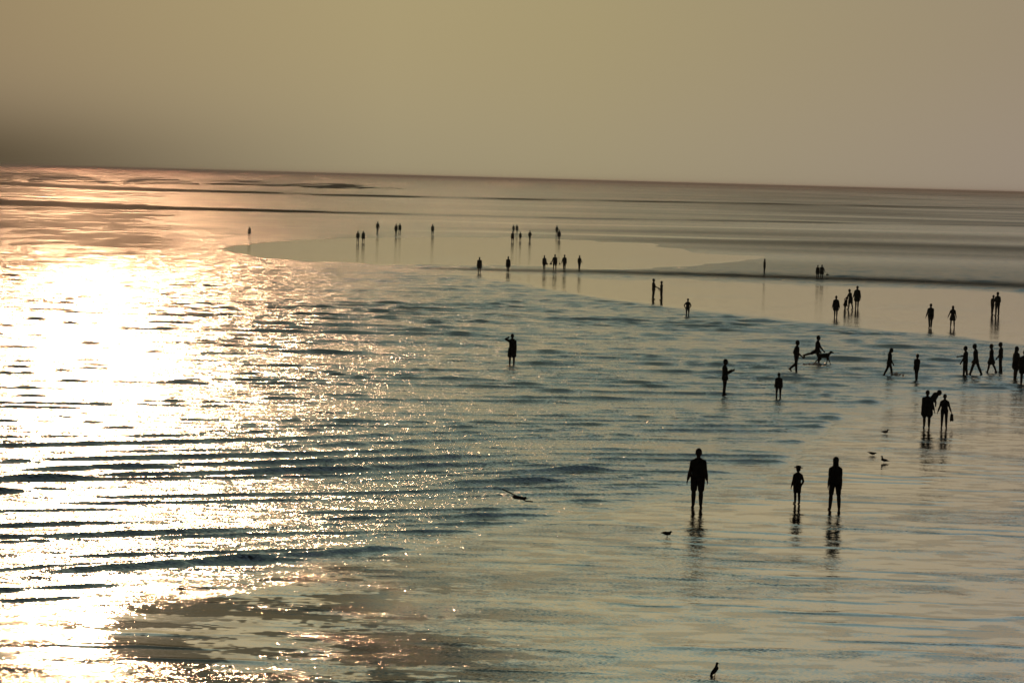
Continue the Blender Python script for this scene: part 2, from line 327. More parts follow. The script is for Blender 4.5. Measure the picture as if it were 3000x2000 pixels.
def cap(p0, p1, r0, r1, n=12, flat=1.0, side=None):
    """tapered limb with round ends"""
    p0 = V(p0, float); p1 = V(p1, float); d = p1-p0; l = np.linalg.norm(d); d = d/(l+1e-9)
    s = V(side, float) if side is not None else (V([1., 0, 0]) if abs(d[0]) < .9 else V([0, 1., 0]))
    s = s-d*np.dot(s, d); s /= np.linalg.norm(s); t = np.cross(d, s)
    a = np.linspace(0, 2*math.pi, n, endpoint=False); rings = []
    for q in (-1.2, -.8, -.35): rings.append(p0+d*r0*math.sin(q)+(s[None]*np.cos(a)[:, None]+t[None]*np.sin(a)[:, None]*flat)*r0*math.cos(q))
    for q in (0, .5, 1.): rings.append(p0+d*l*q+(s[None]*np.cos(a)[:, None]+t[None]*np.sin(a)[:, None]*flat)*(r0+(r1-r0)*q))
    for q in (.35, .8, 1.2): rings.append(p1+d*r1*math.sin(q)+(s[None]*np.cos(a)[:, None]+t[None]*np.sin(a)[:, None]*flat)*r1*math.cos(q))
    return grid_solid(rings)
def limb(pts, rad, n=12):
    out = []
    for i in range(len(pts)-1): out.append(cap(pts[i], pts[i+1], rad[i], rad[i+1], n))
    return out
def ell(c, r, R=None, n=14, m=9):
    a = np.linspace(0, 2*math.pi, n, endpoint=False); rings = []
    for q in np.linspace(-1.35, 1.35, m):
        p = np.stack([np.cos(a)*math.cos(q)*r[0], np.sin(a)*math.cos(q)*r[1], np.full(n, math.sin(q)*r[2])], -1)
        if R is not None: p = p@R.T
        rings.append(p+V(c, float))
    return grid_solid(rings)
def loft(secs, R=None, org=(0, 0, 0), n=20):
    """secs: (z, halfwidth, halfdepth, yoffset[, xoffset])"""
    a = np.linspace(0, 2*math.pi, n, endpoint=False); rings = []
    for s in secs:
        p = np.stack([np.cos(a)*s[1]+(s[4] if len(s) > 4 else 0), np.sin(a)*s[2]+s[3], np.full(n, s[0])], -1)
        if R is not None: p = p@R.T
        rings.append(p+V(org, float))
    return grid_solid(rings)
PENDING = []
def build(name, prims, mt, parent=None, voxel=0.012, smooth=3, remesh=True):
    vs, fs, k = [], [], 0
    for v, f in prims: vs.append(v); fs += [tuple(i+k for i in q) for q in f]; k += len(v)
    me = bpy.data.meshes.new(name); me.from_pydata(np.concatenate(vs).tolist(), [], fs); me.update()
    o = bpy.data.objects.new(name, me); COL.objects.link(o); me.materials.append(mt)
    if remesh:
        r = o.modifiers.new('r', 'REMESH'); r.mode = 'VOXEL'; r.voxel_size = voxel; r.use_smooth_shade = True
        if smooth: s = o.modifiers.new('s', 'SMOOTH'); s.factor = 0.5; s.iterations = smooth
        PENDING.append(o)
    else: me.polygons.foreach_set('use_smooth', np.ones(len(me.polygons), bool))
    if parent: o.parent = parent
    return o
def bake():
    dg = bpy.context.evaluated_depsgraph_get()
    for o in PENDING:
        nm = o.data.name; new = bpy.data.meshes.new_from_object(o.evaluated_get(dg)); o.modifiers.clear(); old = o.data; o.data = new
        bpy.data.meshes.remove(old); new.name = nm
    PENDING.clear()
def thing(name, label, cat, group=None):
    o = bpy.data.objects.new(name, None); COL.objects.link(o); o.empty_display_size = .2
    o['label'] = label; o['category'] = cat
    if group: o['group'] = group
    return o

# ------------------------------------------------------------------ people
def person(label, u, vfoot, hpx, rot, z0, group=None, legs=((0, 0, .02), (0, 0, .02)), arms=((0, .12, .15), (0, .12, .15)), lean=0, bow=0,
           top='shirt', low='shorts', hair='short', tc=BLACK, bc=BLACK, kid=0.0, bulk=1.0, hat=False, detail=1, roll=0, tw=0):
    """legs: (hip forward, knee bend, outward) left and right; arms: (shoulder forward, outward, elbow bend[, across])"""
    x, y = unproj(u, vfoot, z0)
    d = y
    height = hpx*d/F
    s = height/1.75
    T = thing('person', label, 'person', group); T.location = (x, y, z0)
    T.rotation_euler = (0, 0, math.radians(rot)-math.atan2(x, y))
    vx = max(0.011 if detail == 2 else 0.013, d/F*3*0.13) if detail < 2 else 0.0095
    B = []; J = {}
    hs = 1.2+0.22*kid; bulk = bulk*1.07                    # children have bigger heads
    Rt = rz(tw)@ry(roll)@rx(-lean); hipc = V([0, 0, .93])
    def tor(p): return hipc+Rt@(V(p, float)-hipc)
    ag = []
    # legs
    feet = []
    for sgn, (hf, kb, ou) in zip((-1, 1), legs):
        hip = V([sgn*.092*bulk, 0, .90]); th = .43; sh = .42
        dv = rx(hf)@ry(sgn*-ou)@V([0, 0, -1.]); knee = hip+dv*th
        ds = rx(hf-kb)@ry(sgn*-ou*.6)@V([0, 0, -1.]); ank = knee+ds*sh
        J[('hip', sgn)] = hip; J[('knee', sgn)] = knee; J[('ank', sgn)] = ank
        w = .93+.07*bulk
        B += limb([hip+V([0, .0, .02]), hip+dv*th*.45, knee], [.10*bulk, .09*bulk, .068*w], 14)
        B += [cap(knee+ds*.02, knee+ds*.15+(rx(hf-kb)@V([0, -.012, 0])), .066*w, .072*w)] + [cap(knee+ds*.15+(rx(hf-kb)@V([0, -.012, 0])), ank, .071*w, .052*w)]
        fa = (hf-kb)*.75; fr = rx(fa)
        heel = ank+fr@V([0, -.045, -.045]); ball = ank+fr@V([sgn*.015, .13, -.055])
        B += [cap(heel, ball, .042, .046, flat=.85), cap(ank, ball, .046, .034)]
        for t in range(5):
            q = ball+fr@V([sgn*(t-1.7)*.0165, .02, 0]); B.append(cap(q, q+fr@V([sgn*.003, .055-.006*t, -.006]), .013-.001*t, .011-.001*t, 8))
        feet.append(min(heel[2], ball[2])-.034)
    # torso
    tb = [(.84, .13*bulk, .10*bulk, 0), (.90, .165*bulk, .115*bulk, -.005), (.98, .158*bulk, .11*bulk, 0), (1.08, .150*bulk, .108*bulk, .005), (1.2, .158*bulk, .112*bulk, .008),
          (1.32, .165*bulk, .112*bulk, .0), (1.37, .138*bulk, .095, -.005), (1.43, .088, .07, -.008), (1.49, .06, .055, 0)]
    B.append(loft(tb, Rt, hipc-Rt@hipc))
    sh_c = {}
    for sgn, a in zip((-1, 1), arms):
        sf, so, eb = a[:3]; ac = a[3] if len(a) > 3 else 0
        shd = tor([sgn*(.125+.035*bulk), 0, 1.345]); Ra = Rt@rx(sf)@ry(sgn*-so)@rz(sgn*ac)
        el = shd+Ra@V([0, 0, -.29]); Rf = Ra@rx(eb); wr = el+Rf@V([0, 0, -.25])
        J[('sh', sgn)] = shd; J[('el', sgn)] = el; J[('wr', sgn)] = wr; J[('Rf', sgn)] = Rf
        B.append(cap(tor([sgn*.04, 0, 1.445]), shd, .055, .062))
        B += limb([shd, shd+(el-shd)*.5, el], [.066*bulk, .060*bulk, .050*bulk]) + limb([el, el+(wr-el)*.35, wr], [.050*bulk, .052*bulk, .038])
        pc = wr+Rf@V([0, 0, -.05]); B.append(cap(wr+Rf@V([0, 0, -.02]), wr+Rf@V([0, .0, -.08]), .036, .043, 10, .55, Rf@V([0, 1., 0])))
        J[('hand', sgn)] = wr+Rf@V([0, 0, -.11])
        for t in range(4):     # four fingers, slightly curled, each its own length
            b0 = wr+Rf@V([-sgn*.004, (1.5-t)*.022, -.105]); ln = (.038, .045, .041, .032)[t]
            c1 = b0+Rf@V([-sgn*.006, (1.5-t)*.003, -ln]); c2 = c1+Rf@V([-sgn*.02, 0, -ln*.75])
            B += [cap(b0, c1, .0115, .0105, 8), cap(c1, c2, .0105, .009, 8)]
        t0 = wr+Rf@V([0, .028, -.035]); t1 = t0+Rf@V([-sgn*.006, .026, -.03]); t2 = t1+Rf@V([-sgn*.008, .008, -.028])
        B += [cap(t0, t1, .013, .011, 8), cap(t1, t2, .011, .009, 8)]
    # neck and head
    nk = tor([0, .0, 1.46]); Rh = Rt@rx(-bow)
    hc = nk+Rh@V([0, .02, .03+.115*hs])
    B.append(cap(nk+V([0,0,-.03]), nk+Rh@V([0, .012, .09]), .064, .058))
    B += [ell(hc+Rh@V([0, -.005, .02*hs]), (.075*hs, .095*hs, .098*hs), Rh), ell(hc+Rh@V([0, .022, -.045*hs]), (.058*hs, .070*hs, .072*hs), Rh),
          cap(hc+Rh@V([0, .09*hs, .008]), hc+Rh@V([0, .108*hs, -.022*hs]), .009, .014, 8), ell(hc+Rh@V([0, .075*hs, -.095*hs]), (.02, .018, .016), Rh),
          cap(hc+Rh@V([-.03, .082*hs, .022]), hc+Rh@V([.03, .082*hs, .022]), .010, .010, 8), cap(hc+Rh@V([-.018, .088*hs, -.055*hs]), hc+Rh@V([.018, .088*hs, -.055*hs]), .009, .009, 8)]
    for q in (-1, 1): B.append(ell(hc+Rh@V([q*.078*hs, -.005, -.01]), (.012, .022, .034), Rh))
    base = min(feet); topz = (hc+Rh@V([0, 0, .12*hs]))[2]
    k = s*1.75/(topz-base) if topz-base > 1.2 else s
    sc = Matrix.Diagonal((k, k, k, 1))
    def fix(prims): return [((v-V([0, 0, base]))*k, f) for v, f in prims]
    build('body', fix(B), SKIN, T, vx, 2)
    # hair or hat
    if hair == 'short':
        Hh = [ell(hc+Rh@V([0, -.016, .034*hs]), (.083*hs, .098*hs, .097*hs), Rh), ell(hc+Rh@V([0, -.045*hs, -.02]), (.072*hs, .06*hs, .075*hs), Rh)]
    elif hair == 'long':
        Hh = [ell(hc+Rh@V([0, -.016, .03*hs]), (.088*hs, .102*hs, .10*hs), Rh), cap(hc+Rh@V([0, -.05, 0]), tor([0, -.09, 1.36]), .078*hs, .065, 14, .7),
              cap(hc+Rh@V([-.06, -.02, 0]), tor([-.075, -.03, 1.40]), .035, .03), cap(hc+Rh@V([.06, -.02, 0]), tor([.075, -.03, 1.40]), .035, .03)]
    elif hair == 'bun':
        Hh = [ell(hc+Rh@V([0, -.016, .034*hs]), (.083*hs, .099*hs, .098*hs), Rh), ell(hc+Rh@V([0, -.115*hs, .04]), (.042, .04, .042), Rh)]
    elif hair == 'scarf':
        Hh = [ell(hc+Rh@V([0, -.012, .026*hs]), (.092*hs, .106*hs, .108*hs), Rh), cap(hc+Rh@V([0, -.03, -.03]), tor([0, -.01, 1.40]), .088*hs, .13, 16, .75), ]
    if hair: build('headscarf' if hair == 'scarf' else 'hair', fix(Hh), tc if hair == 'scarf' else HAIR, T, vx, 2)
    if hat:
        a = [(.0, .155*hs, .16*hs, 0), (.008, .16*hs, .165*hs, 0), (.018, .155*hs, .16*hs, 0), (.022, .094*hs, .108*hs, 0), (.08, .088*hs, .10*hs, 0), (.105, .06*hs, .07*hs, 0)]
        v, f = loft(a, Rh, hc+Rh@V([0, -.005, .045*hs])); build('hat', fix([(v, f)]), tc, T, remesh=False)
    # upper garment
    e = .014 if top != 'coat' else .03
    if top:
        low_z = {'shirt': .88, 'long': .76, 'coat': .62, 'dress': .60, 'robe': .50, 'vest': .92}[top]
        fl = {'shirt': .012, 'long': .03, 'coat': .05, 'dress': .06, 'robe': .05, 'vest': .005}[top]
        sec = [(z, w+e, dd+e, yo) for z, w, dd, yo in tb[1:-1]]
        sec = [(low_z, .165*bulk+e+fl, .115*bulk+e+fl*.8, 0), (low_z+.02, .165*bulk+e+fl, .115*bulk+e+fl*.8, 0)] + ([(.9, .17*bulk+e+fl*.4, .12*bulk+e+fl*.3, 0)] if low_z < .86 else []) + sec[1:]
        sec.append((1.475, .085, .07, 0))
        G = [loft(sec, Rt, hipc-Rt@hipc)]
        if low_z < .7:      # the skirt follows the legs
            for q in (-1, 1): G.append(cap(J[('hip', q)], J[('hip', q)]+(J[('knee', q)]-J[('hip', q)])*min(1, (.88-low_z)/.43), .12*bulk, .12*bulk+fl*.5))
        for q in (-1, 1):
            S0, E0, W0 = J[('sh', q)], J[('el', q)], J[('wr', q)]
            G.append(cap(tor([q*.05, 0, 1.435]), S0, .060, .070))
            if top in ('long', 'coat', 'robe'): G += limb([S0, E0, E0+(W0-E0)*.85], [.078*bulk, .060, .048])
            elif top != 'vest': G += [cap(S0, S0+(E0-S0)*.62, .076*bulk, .066)]
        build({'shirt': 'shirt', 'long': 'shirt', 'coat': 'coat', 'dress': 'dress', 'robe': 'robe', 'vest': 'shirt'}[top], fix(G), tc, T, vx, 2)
    if low:
        G = [loft([(.80, .13*bulk, .10*bulk, 0), (.86, .165*bulk, .125*bulk, 0), (.98, .172*bulk, .124*bulk, 0), (1.02, .165*bulk, .12*bulk, 0)], None)]
        for q in (-1, 1):
            h0, k0, a0 = J[('hip', q)], J[('knee', q)], J[('ank', q)]
            if low == 'shorts': G += [cap(h0, h0+(k0-h0)*.86, .108*bulk, .088*bulk)]
            elif low == 'trousers': G += [cap(h0, k0, .105*bulk, .075), cap(k0, k0+(a0-k0)*.93, .074, .062)]
            elif low == 'rolled': G += [cap(h0, k0, .105*bulk, .075), cap(k0, k0+(a0-k0)*.35, .074, .07)]
            elif low == 'skirt': G += [cap(h0, h0+(k0-h0)*1.0, .125*bulk, .13*bulk)]
        if low == 'skirt': G.append(cap((J[('hip', -1)]+J[('hip', 1)])/2, (J[('knee', -1)]+J[('knee', 1)])/2, .12, .12))
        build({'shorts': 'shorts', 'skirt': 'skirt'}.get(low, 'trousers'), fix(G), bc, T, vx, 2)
    J2 = {}
    rot_ = rz(T.rotation_euler[2])
    for kk, p in J.items():
        if p.shape == (3,): J2[kk] = V([x, y, z0])+rot_@((p-V([0, 0, base]))*k)
    J2['k'] = k; J2['rot'] = T.rotation_euler[2]; J2['head'] = V([x, y, z0])+rot_@((hc-V([0, 0, base]))*k)
    return J2

POOL, SAND = -0.045, 0.016
walk = lambda a, b=.25: ((a, .08, .02), (-a, b, .02))
swing = lambda a: ((-a, .10, .25), (a, .10, .25))
g1 = 'three people walking on the near wet sand'
man = person('broad shouldered man in shorts walking over the near wet sand, tallest figure', 2042, 1488, 177, 178, SAND, g1, ((.16, .42, .0), (-.10, .10, .03)),
       ((.16, .22, .42), (-.14, .26, .30)), top='shirt', low='shorts', bulk=1.06, detail=2, tc=BLACK, bc=WINE)
person('small child in a sun hat standing between the man and the long haired woman', 2334, 1476, 114, 20, SAND, g1, ((.12, .10, -.05), (-.08, .12, -.03)),
       ((.1, .18, .05), (-.15, .42, .9, .5)), top='shirt', low='shorts', kid=.8, hat=True, detail=2, tc=NAVY, roll=.04)
person('slim woman with long hair standing legs apart right of the child in a hat', 2444, 1494, 158, 8, SAND, g1, ((.0, .03, .09), (.02, .03, .10)),
       ((.06, .10, .22), (-.08, .08, .12)), top='shirt', low='shorts', hair='long', detail=2, tc=BLACK, bc=BLACK, bulk=.92)
g2 = 'couple holding hands on the wet sand'
pa = person('stout person in a long loose shirt holding hands, carrying a toddler', 2714, 1253, 111, 176, SAND, g2, ((.03, .05, .0), (-.02, .05, .0)),
       ((.05, .32, .12), (.02, .12, .2)), top='coat', low='shorts', bulk=1.18, detail=2, tc=BLACK)
pb = person('smaller barefoot person holding hands and carrying a pair of sandals', 2765, 1253, 100, 180, SAND, g2, ((.02, .04, .03), (-.02, .05, .03)),
       ((.05, .36, .12), (.0, .33, .1)), top='shirt', low='rolled', detail=2, tc=WINE, bc=BLACK, kid=.2, hair='bun')
# toddler leaning out of the stout person's arm
dd = unproj(2714, 1253, SAND)[1]; px = dd/F
def at_(u, v, D):
    d = R_*(u-1500)/F - U_*(v-1000)/F + F_; t = D/d[1]; return V([0, 0, H])+d*t
tod = thing('person', 'toddler carried on the arm of the stout person, leaning towards the smaller one', 'person')
tp = at_(2738, 1163, dd+.22); tod.location = Vector(tp); hd = at_(2752, 1151, dd+.22)-tp
q1 = at_(2733, 1169, dd+.1)-tp; q2 = at_(2741, 1157, dd+.2)-tp; q3 = at_(2738, 1152, dd+.2)-tp
build('body', [cap(q1, q2, .12, .10), ell(hd, (.098, .10, .108)), cap(q2, hd, .05, .05), cap(q2, q3, .04, .03), cap(q3, q3+V([-.02, -.05, .02]), .03, .022), cap(q1, q1+V([.10, -.12, -.10]), .055, .04), cap(q1+V([.10, -.12, -.10]), q1+V([.10, -.14, -.26]), .04, .03),
               cap(q1, q1+V([-.04, -.14, -.10]), .055, .04), cap(q3+V([-.02, -.05, .02]), q3+V([-.03, -.06, .04]), .02, .012), cap(q1+V([.10, -.14, -.26]), q1+V([.10, -.21, -.29]), .028, .02)], SKIN, tod, .012)
build('romper', [cap(q1, q2, .14, .125), cap(q1, q1+V([.08, -.09, -.08]), .07, .06), cap(q1, q1+V([-.03, -.10, -.08]), .07, .06)], NAVY, tod, .012)
build('hair', [ell(hd+V([0, .01, .02]), (.104, .108, .112))], HAIR, tod, .012)
# sandals in the smaller person's hand
sn = thing('sandals', 'pair of sandals dangling from the hand of the smaller barefoot person', 'sandals')
hp = pb[('hand', -1)] if pb[('hand', -1)][0] > pb[('hand', 1)][0] else pb[('hand', 1)]
sn.location = Vector(hp)
for k_, o_ in enumerate((-.02, .03)):
    sole = [cap((o_*.6, o_, -.05), (o_*1.6, o_, -.27), .050, .042, 14, .3)]
    so_ = build('sole', sole, LEATHER, sn, remesh=False)
    build('strap', [cap((o_-.03, -.02, -.06), (o_+.035, -.02, -.05), .010, .010, 8), cap((o_+.035, -.02, -.05), (o_+.02, .02, -.09), .010, .009, 8)], LEATHER, sn, remesh=False)
g3 = 'walkers at the right end of the pool'
person('woman striding right through shallow water kicking up white splash', 2604, 1104, 85, -88, POOL, g3, walk(.30, .12), ((-.15, .08, .1), (.25, .08, .3)), lean=.06, bow=.25, top='long', low='rolled', hair='long', tc=BLACK)
person('thin child wading alone right of the splashing woman', 2684, 1117, 81, 15, POOL, g3, ((-.1, .05, -.05), (.08, .12, -.04)), ((.0, .03, .1), (.0, .03, .1)), top='shirt', low='shorts', kid=.5, bulk=.78, tc=NAVY, roll=.05)
person('person in dark top reaching an arm to the long-striding walker', 2827, 1105, 92, 70, POOL, g3, ((.1, .1, .0), (-.05, .1, .0)), ((.2, .05, .3), (.9, .12, .5)), top='shirt', low='trousers', tc=OLIVE, bow=.1)
person('walker with the widest stride and a hunched back in the right hand group', 2857, 1102, 95, 80, POOL, g3, walk(.36, .05), ((-.2, .1, .5), (.1, .1, .5)), lean=.06, top='long', low='trousers', tc=NAVY, bow=.2)
person('walker in loose knee length clothes third from the frame edge pair', 2903, 1093, 86, 85, POOL, g3, walk(.28, .15), ((.1, .1, .2), (-.2, .15, .1)), top='dress', low='shorts', tc=NAVY, bow=.1)
person('tall upright walker directly behind the one in knee length clothes', 2930, 1093, 91, 95, POOL, g3, ((.08, .1, 0), (-.05, .1, 0)), ((-.2, .1, .6), (.1, .1, .5)), top='shirt', low='trousers', tc=NAVY, bow=.15)
person('stout person with long hair beside the frame edge, second from the right', 2975, 1113, 99, -60, POOL, g3, ((.06, .1, .03), (-.06, .1, .03)), ((-.1, .3, .4), (.2, .2, .4)), top='coat', low='trousers', hair='long', bulk=1.12, tc=WINE)
person('person cut by the right edge of the frame, wading nearest to it', 2999, 1126, 101, 10, POOL, g3, ((.06, .1, .03), (-.06, .1, .03)), ((.0, .2, .3), (.0, .2, .3)), top='coat', low='trousers', bulk=1.1, tc=NAVY)
g4 = 'waders in the middle of the pool'
ph = person('person standing in the pool looking at a phone held out to the right', 2122, 1160, 109, -75, POOL, g4, ((.05, .05, .0), (-.05, .06, .0)), ((.05, .05, 1.9), (.25, .05, 1.75)), top='long', low='trousers', bow=.15, tc=BLACK, lean=-.04, detail=1)
person('stocky child in a jacket standing ankle deep, nearest wader right of the phone user', 2280, 1169, 78, 5, POOL, g4, ((.0, .03, .03), (.02, .03, .03)), ((.05, .18, .35), (.05, .18, .35)), top='long', low='trousers', kid=.6, bulk=1.15, tc=BROWN)
person('walker lifting one foot behind, in front of the dog walker', 2332, 1092, 96, -70, POOL, g4, ((.08, .05, .0), (-.15, .75, .0)), ((-.35, .15, .9), (.1, .1, .8)), top='shirt', low='trousers', tc=BLACK, lean=.03)
person('person lunging beside a dark dog in the splashing water', 2393, 1070, 88, -85, POOL, g4, ((.25, .2, .0), (-1.05, .25, .0)), ((.2, .1, .3), (.55, .1, .2)), top='long', low='shorts', lean=.04, tc=NAVY, bulk=1.1)
person('person in a knee length robe shading the eyes, alone in mid pool', 1499, 1069, 92, 10, POOL, g4, ((.0, .02, .03), (.02, .02, .04)), ((2.05, .75, 2.3, -.3), (.0, .16, .25)), top='robe', low='shorts', tc=BLACK, bulk=1.0)
person('child with hands on hips wading at the far edge of the pool', 2014, 929, 55, 0, POOL, g4, ((.0, .02, .02), (.02, .02, .02)), ((-.2, .7, 1.2, .9), (-.2, .55, 1.2, .9)), top='shirt', low='trousers', kid=.3, tc=NAVY)
g5 = 'people on the middle sandbank'
person('long coated person left of the close family cluster on the sandbank', 2448, 930, 64, 175, SAND, g5, ((.0, .02, -.02), (.02, .02, -.02)), ((.0, .25, .1), (.0, .25, .1)), top='coat', low='rolled', tc=BLACK)
person('stooping child, left and lowest of the close family cluster', 2475, 917, 47, -60, SAND, g5, ((.2, .1, .0), (-.15, .1, .0)), ((.5, .1, .3), (.2, .1, .3)), top='long', low='trousers', lean=.25, bow=.3, kid=.6, bulk=1.15, tc=BLACK)
person('person in the middle of the close family cluster, leaning over the child', 2491, 907, 60, 60, SAND, g5, ((.2, .1, .0), (-.15, .1, .0)), ((.7, .1, .3), (.4, .1, .3)), top='long', low='shorts', lean=.18, bulk=1.1, tc=OLIVE)
person('tallest person of the close family cluster, at its right', 2510, 903, 66, 170, SAND, g5, ((.0, .02, -.02), (.02, .02, -.02)), ((.0, .25, .4), (.0, .28, .5)), top='coat', low='shorts', tc=BLACK)
person('person with one arm hanging away, walking on the sandbank right of the family cluster', 2725, 961, 72, 165, SAND, g5, ((.08, .02, -.03), (-.05, .1, -.03)), ((.0, .1, .1), (-.0, .30, .05)), top='shirt', low='trousers', bulk=1.05, tc=BLACK)
person('long haired walker with a bag at the hip and bare legs, on the sandbank', 2790, 959, 64, 178, SAND, g5, ((.1, .15, .09), (-.1, .2, .09)), ((.0, .25, .2), (.0, .4, .1)), top='dress', low='shorts', hair='long', bulk=.9, tc=BLACK)
person('tall person carrying something on the shoulder, rightmost on the sandbank', 2921, 925, 70, 30, SAND, g5, ((.05, .05, .0), (-.03, .05, .0)), ((.2, .15, 1.0), (.1, .3, .8)), top='long', low='trousers', tc=BLACK)
person('slender companion leaning against the rightmost tall person on the sandbank', 2907, 922, 58, -30, SAND, g5, ((.05, .05, .0), (-.12, .1, .0)), ((.1, .1, .3), (1.2, .1, .8)), top='long', low='shorts', roll=.08, tc=BLACK, bulk=.85)
person('taller of the two people facing each other at the tip of the sandbank', 1914, 877, 61, -70, SAND, g5, ((.0, .1, .0), (-.0, .1, .0)), ((-.1, .05, .3), (.3, .05, .9)), lean=-.04, top='long', low='trousers', tc=BROWN)
person('slimmer of the two people facing each other at the tip of the sandbank', 1937, 879, 56, 60, SAND, g5, ((.0, .1, .0), (-.0, .1, .0)), ((-.5, .2, 1.3), (.35, .05, .9)), top='shirt', low='trousers', bulk=.85, tc=BLACK)
g6 = 'row of people walking along the channel'
person('broad long coated person, leftmost of the row along the channel', 1404, 800, 47, 0, -.02, g6, ((.0, .02, -.03), (.02, .02, -.03)), ((.0, .18, .1), (.0, .18, .1)), top='coat', low='shorts', bulk=1.2, tc=BROWN)
person('coated person second from the left in the row along the channel', 1488, 798, 47, 10, SAND, g6, ((.05, .02, -.03), (-.02, .1, -.03)), ((.0, .12, .1), (.0, .2, .3)), top='coat', low='trousers', tc=BROWN)
person('person carrying a bag in the right hand, left in the four walking abreast', 1594, 791, 43, 10, SAND, g6, ((.05, .02, -.03), (-.02, .1, -.03)), ((.0, .1, .1), (.0, .25, .1)), top='long', low='trousers', tc=WINE)
pc_ = person('wide shouldered person with a bag held away on the left, second of the four', 1625, 791, 46, 0, SAND, g6, ((.0, .02, .03), (.0, .02, .03)), ((.0, .38, .1), (.0, .15, .1)), top='long', low='shorts', bulk=1.15, tc=OLIVE)
person('upright person third of the four walking abreast, left hand bag', 1653, 792, 46, 175, SAND, g6, ((.0, .02, -.03), (.0, .05, -.03)), ((.0, .15, .1), (.0, .3, .1)), top='long', low='trousers', tc=OLIVE)
person('person with bent elbow at the right end of the four walking abreast', 1697, 791, 43, -30, SAND, g6, ((.1, .02, .0), (-.1, .1, .0)), ((.0, .2, .5), (-.3, .4, 1.0)), top='long', low='trousers', tc=BROWN)
person('lone slim person standing right of centre by the dark channel', 2239, 801, 43, -60, -.02, g6, ((.03, .02, .0), (-.03, .02, .0)), ((.0, .05, .1), (.0, .05, .1)), top='long', low='trousers', tc=BROWN, bulk=.9)
person('left one of the couple standing in the dark channel', 2395, 816, 40, 0, -.02, g6, ((.03, .02, .0), (-.03, .02, .0)), ((.0, .15, .1), (.0, .1, .1)), top='coat', low='trousers', tc=BLACK)
person('right one of the couple standing in the dark channel, arm held out', 2407, 816, 41, 0, -.02, g6, ((.03, .02, .0), (-.03, .02, .0)), ((.0, .12, .1), (.1, .45, .1)), top='coat', low='trousers', tc=BLACK, bulk=1.15)
g7 = 'distant people on the far sandbank'
farl = [
 ('left and tallest of the trio on the far bank, legs apart', 1501, 709, 31, 'coat', .0), ('small middle one of the trio on the far bank', 1524, 706, 27, 'shirt', .3),
 ('right one of the trio on the far bank with elbows out', 1552, 707, 32, 'long', .0), ('left of the farthest pair behind the trio', 1504, 684, 26, 'shirt', .0),
 ('right of the farthest pair behind the trio', 1514, 683, 26, 'coat', .0), ('farther of two people in line right of the trio', 1631, 689, 29, 'long', .0),
 ('nearer of two people in line right of the trio', 1638, 703, 30, 'coat', .0), ('lone dark figure in the bright water beyond the sandbank tip', 730, 695, 31, 'coat', .0),
 ('left of the pair standing on the tip of the far sandbank', 1048, 711, 35, 'long', .0), ('right of the pair standing on the tip of the far sandbank', 1064, 710, 34, 'coat', .0),
 ('lone walker beyond the pair on the far sandbank tip', 1106, 682, 33, 'shirt', .0), ('left of two distant walkers side by side in orange light', 1160, 688, 33, 'long', .0),
 ('right of two distant walkers side by side in orange light', 1171, 683, 29, 'coat', .0), ('single walker between the orange light pair and the trio', 1267, 689, 33, 'long', .0)]
for i, (lb, u, v, h, tp_, kd) in enumerate(farl):
    a = (.18, .1, .25, .12)[i % 4]
    person(lb, u, v, h, (0, 175, -20, 160)[i % 4], SAND if u > 780 and v > 700 else -.02, g7, ((a*.6, .05, .03), (-a*.6, .12, .03)), ((-a, .15+.1*(i == 2), .2+.6*(i == 2)), (a, .15+.1*(i == 2), .2+.6*(i == 2))), top=tp_, low=('trousers', 'shorts')[i % 2], kid=kd, tc=(BROWN, WINE, OLIVE)[i % 3],
           bulk=1.15 if tp_ == 'coat' else 1.0)
# bags carried in the row
def bag(label, u, v, D, w=.17, h=.24):
    b = thing('bag', label, 'bag', 'bags carried along the channel'); b.location = Vector(at_(u, v, D))
    build('pouch', [loft([(-h, w*.75, .06, 0), (-h*.8, w, .08, 0), (-.06, w*.9, .07, 0), (0, w*.7, .03, 0)])], LEATHER, b, remesh=False)
    build('handle', [cap((-w*.5, 0, -.01), (-.02, 0, .14), .014, .014, 8), cap((-.02, 0, .14), (w*.5, 0, -.01), .014, .014, 8)], LEATHER, b, remesh=False)
D6 = unproj(1625, 791, SAND)[1]
bag('bag held to the right by the left one of the four walking abreast', 1602, 771, D6, .12, .16)
bag('bag held away to the left by the wide shouldered person', 1614, 770, D6, .14, .18)
bag('small bag between the second and third of the four walking abreast', 1640, 771, D6, .09, .14)
bag('bag held low at the right of the couple in the channel', 2424, 803, unproj(2407, 816, 0)[1], .16, .14)
# phone
pt = thing('phone', 'phone held out in front by the person standing in the pool', 'phone')
hp = (ph[('hand', -1)]+ph[('hand', 1)])/2; pt.location = Vector(hp)
def slab(cx, cy, cz, w, d, h, R=None):
    v = V([[x_, y_, z_] for x_ in (-w, w) for y_ in (-d, d) for z_ in (-h, h)]); v = v@R.T if R is not None else v
    return v+V([cx, cy, cz]), [(0, 1, 3, 2), (4, 6, 7, 5), (0, 4, 5, 1), (2, 3, 7, 6), (0, 2, 6, 4), (1, 5, 7, 3)]
Rp = ry(-.6)
c_ = build('case', [slab(.06, 0, .05, .006, .045, .085, ry(.9))], PHONE, pt, remesh=False)
bv = c_.modifiers.new('b', 'BEVEL'); bv.width = .005; bv.segments = 2
build('screen', [slab(.053, 0, .059, .001, .038, .078, ry(.9))], BLACK, pt, remesh=False)

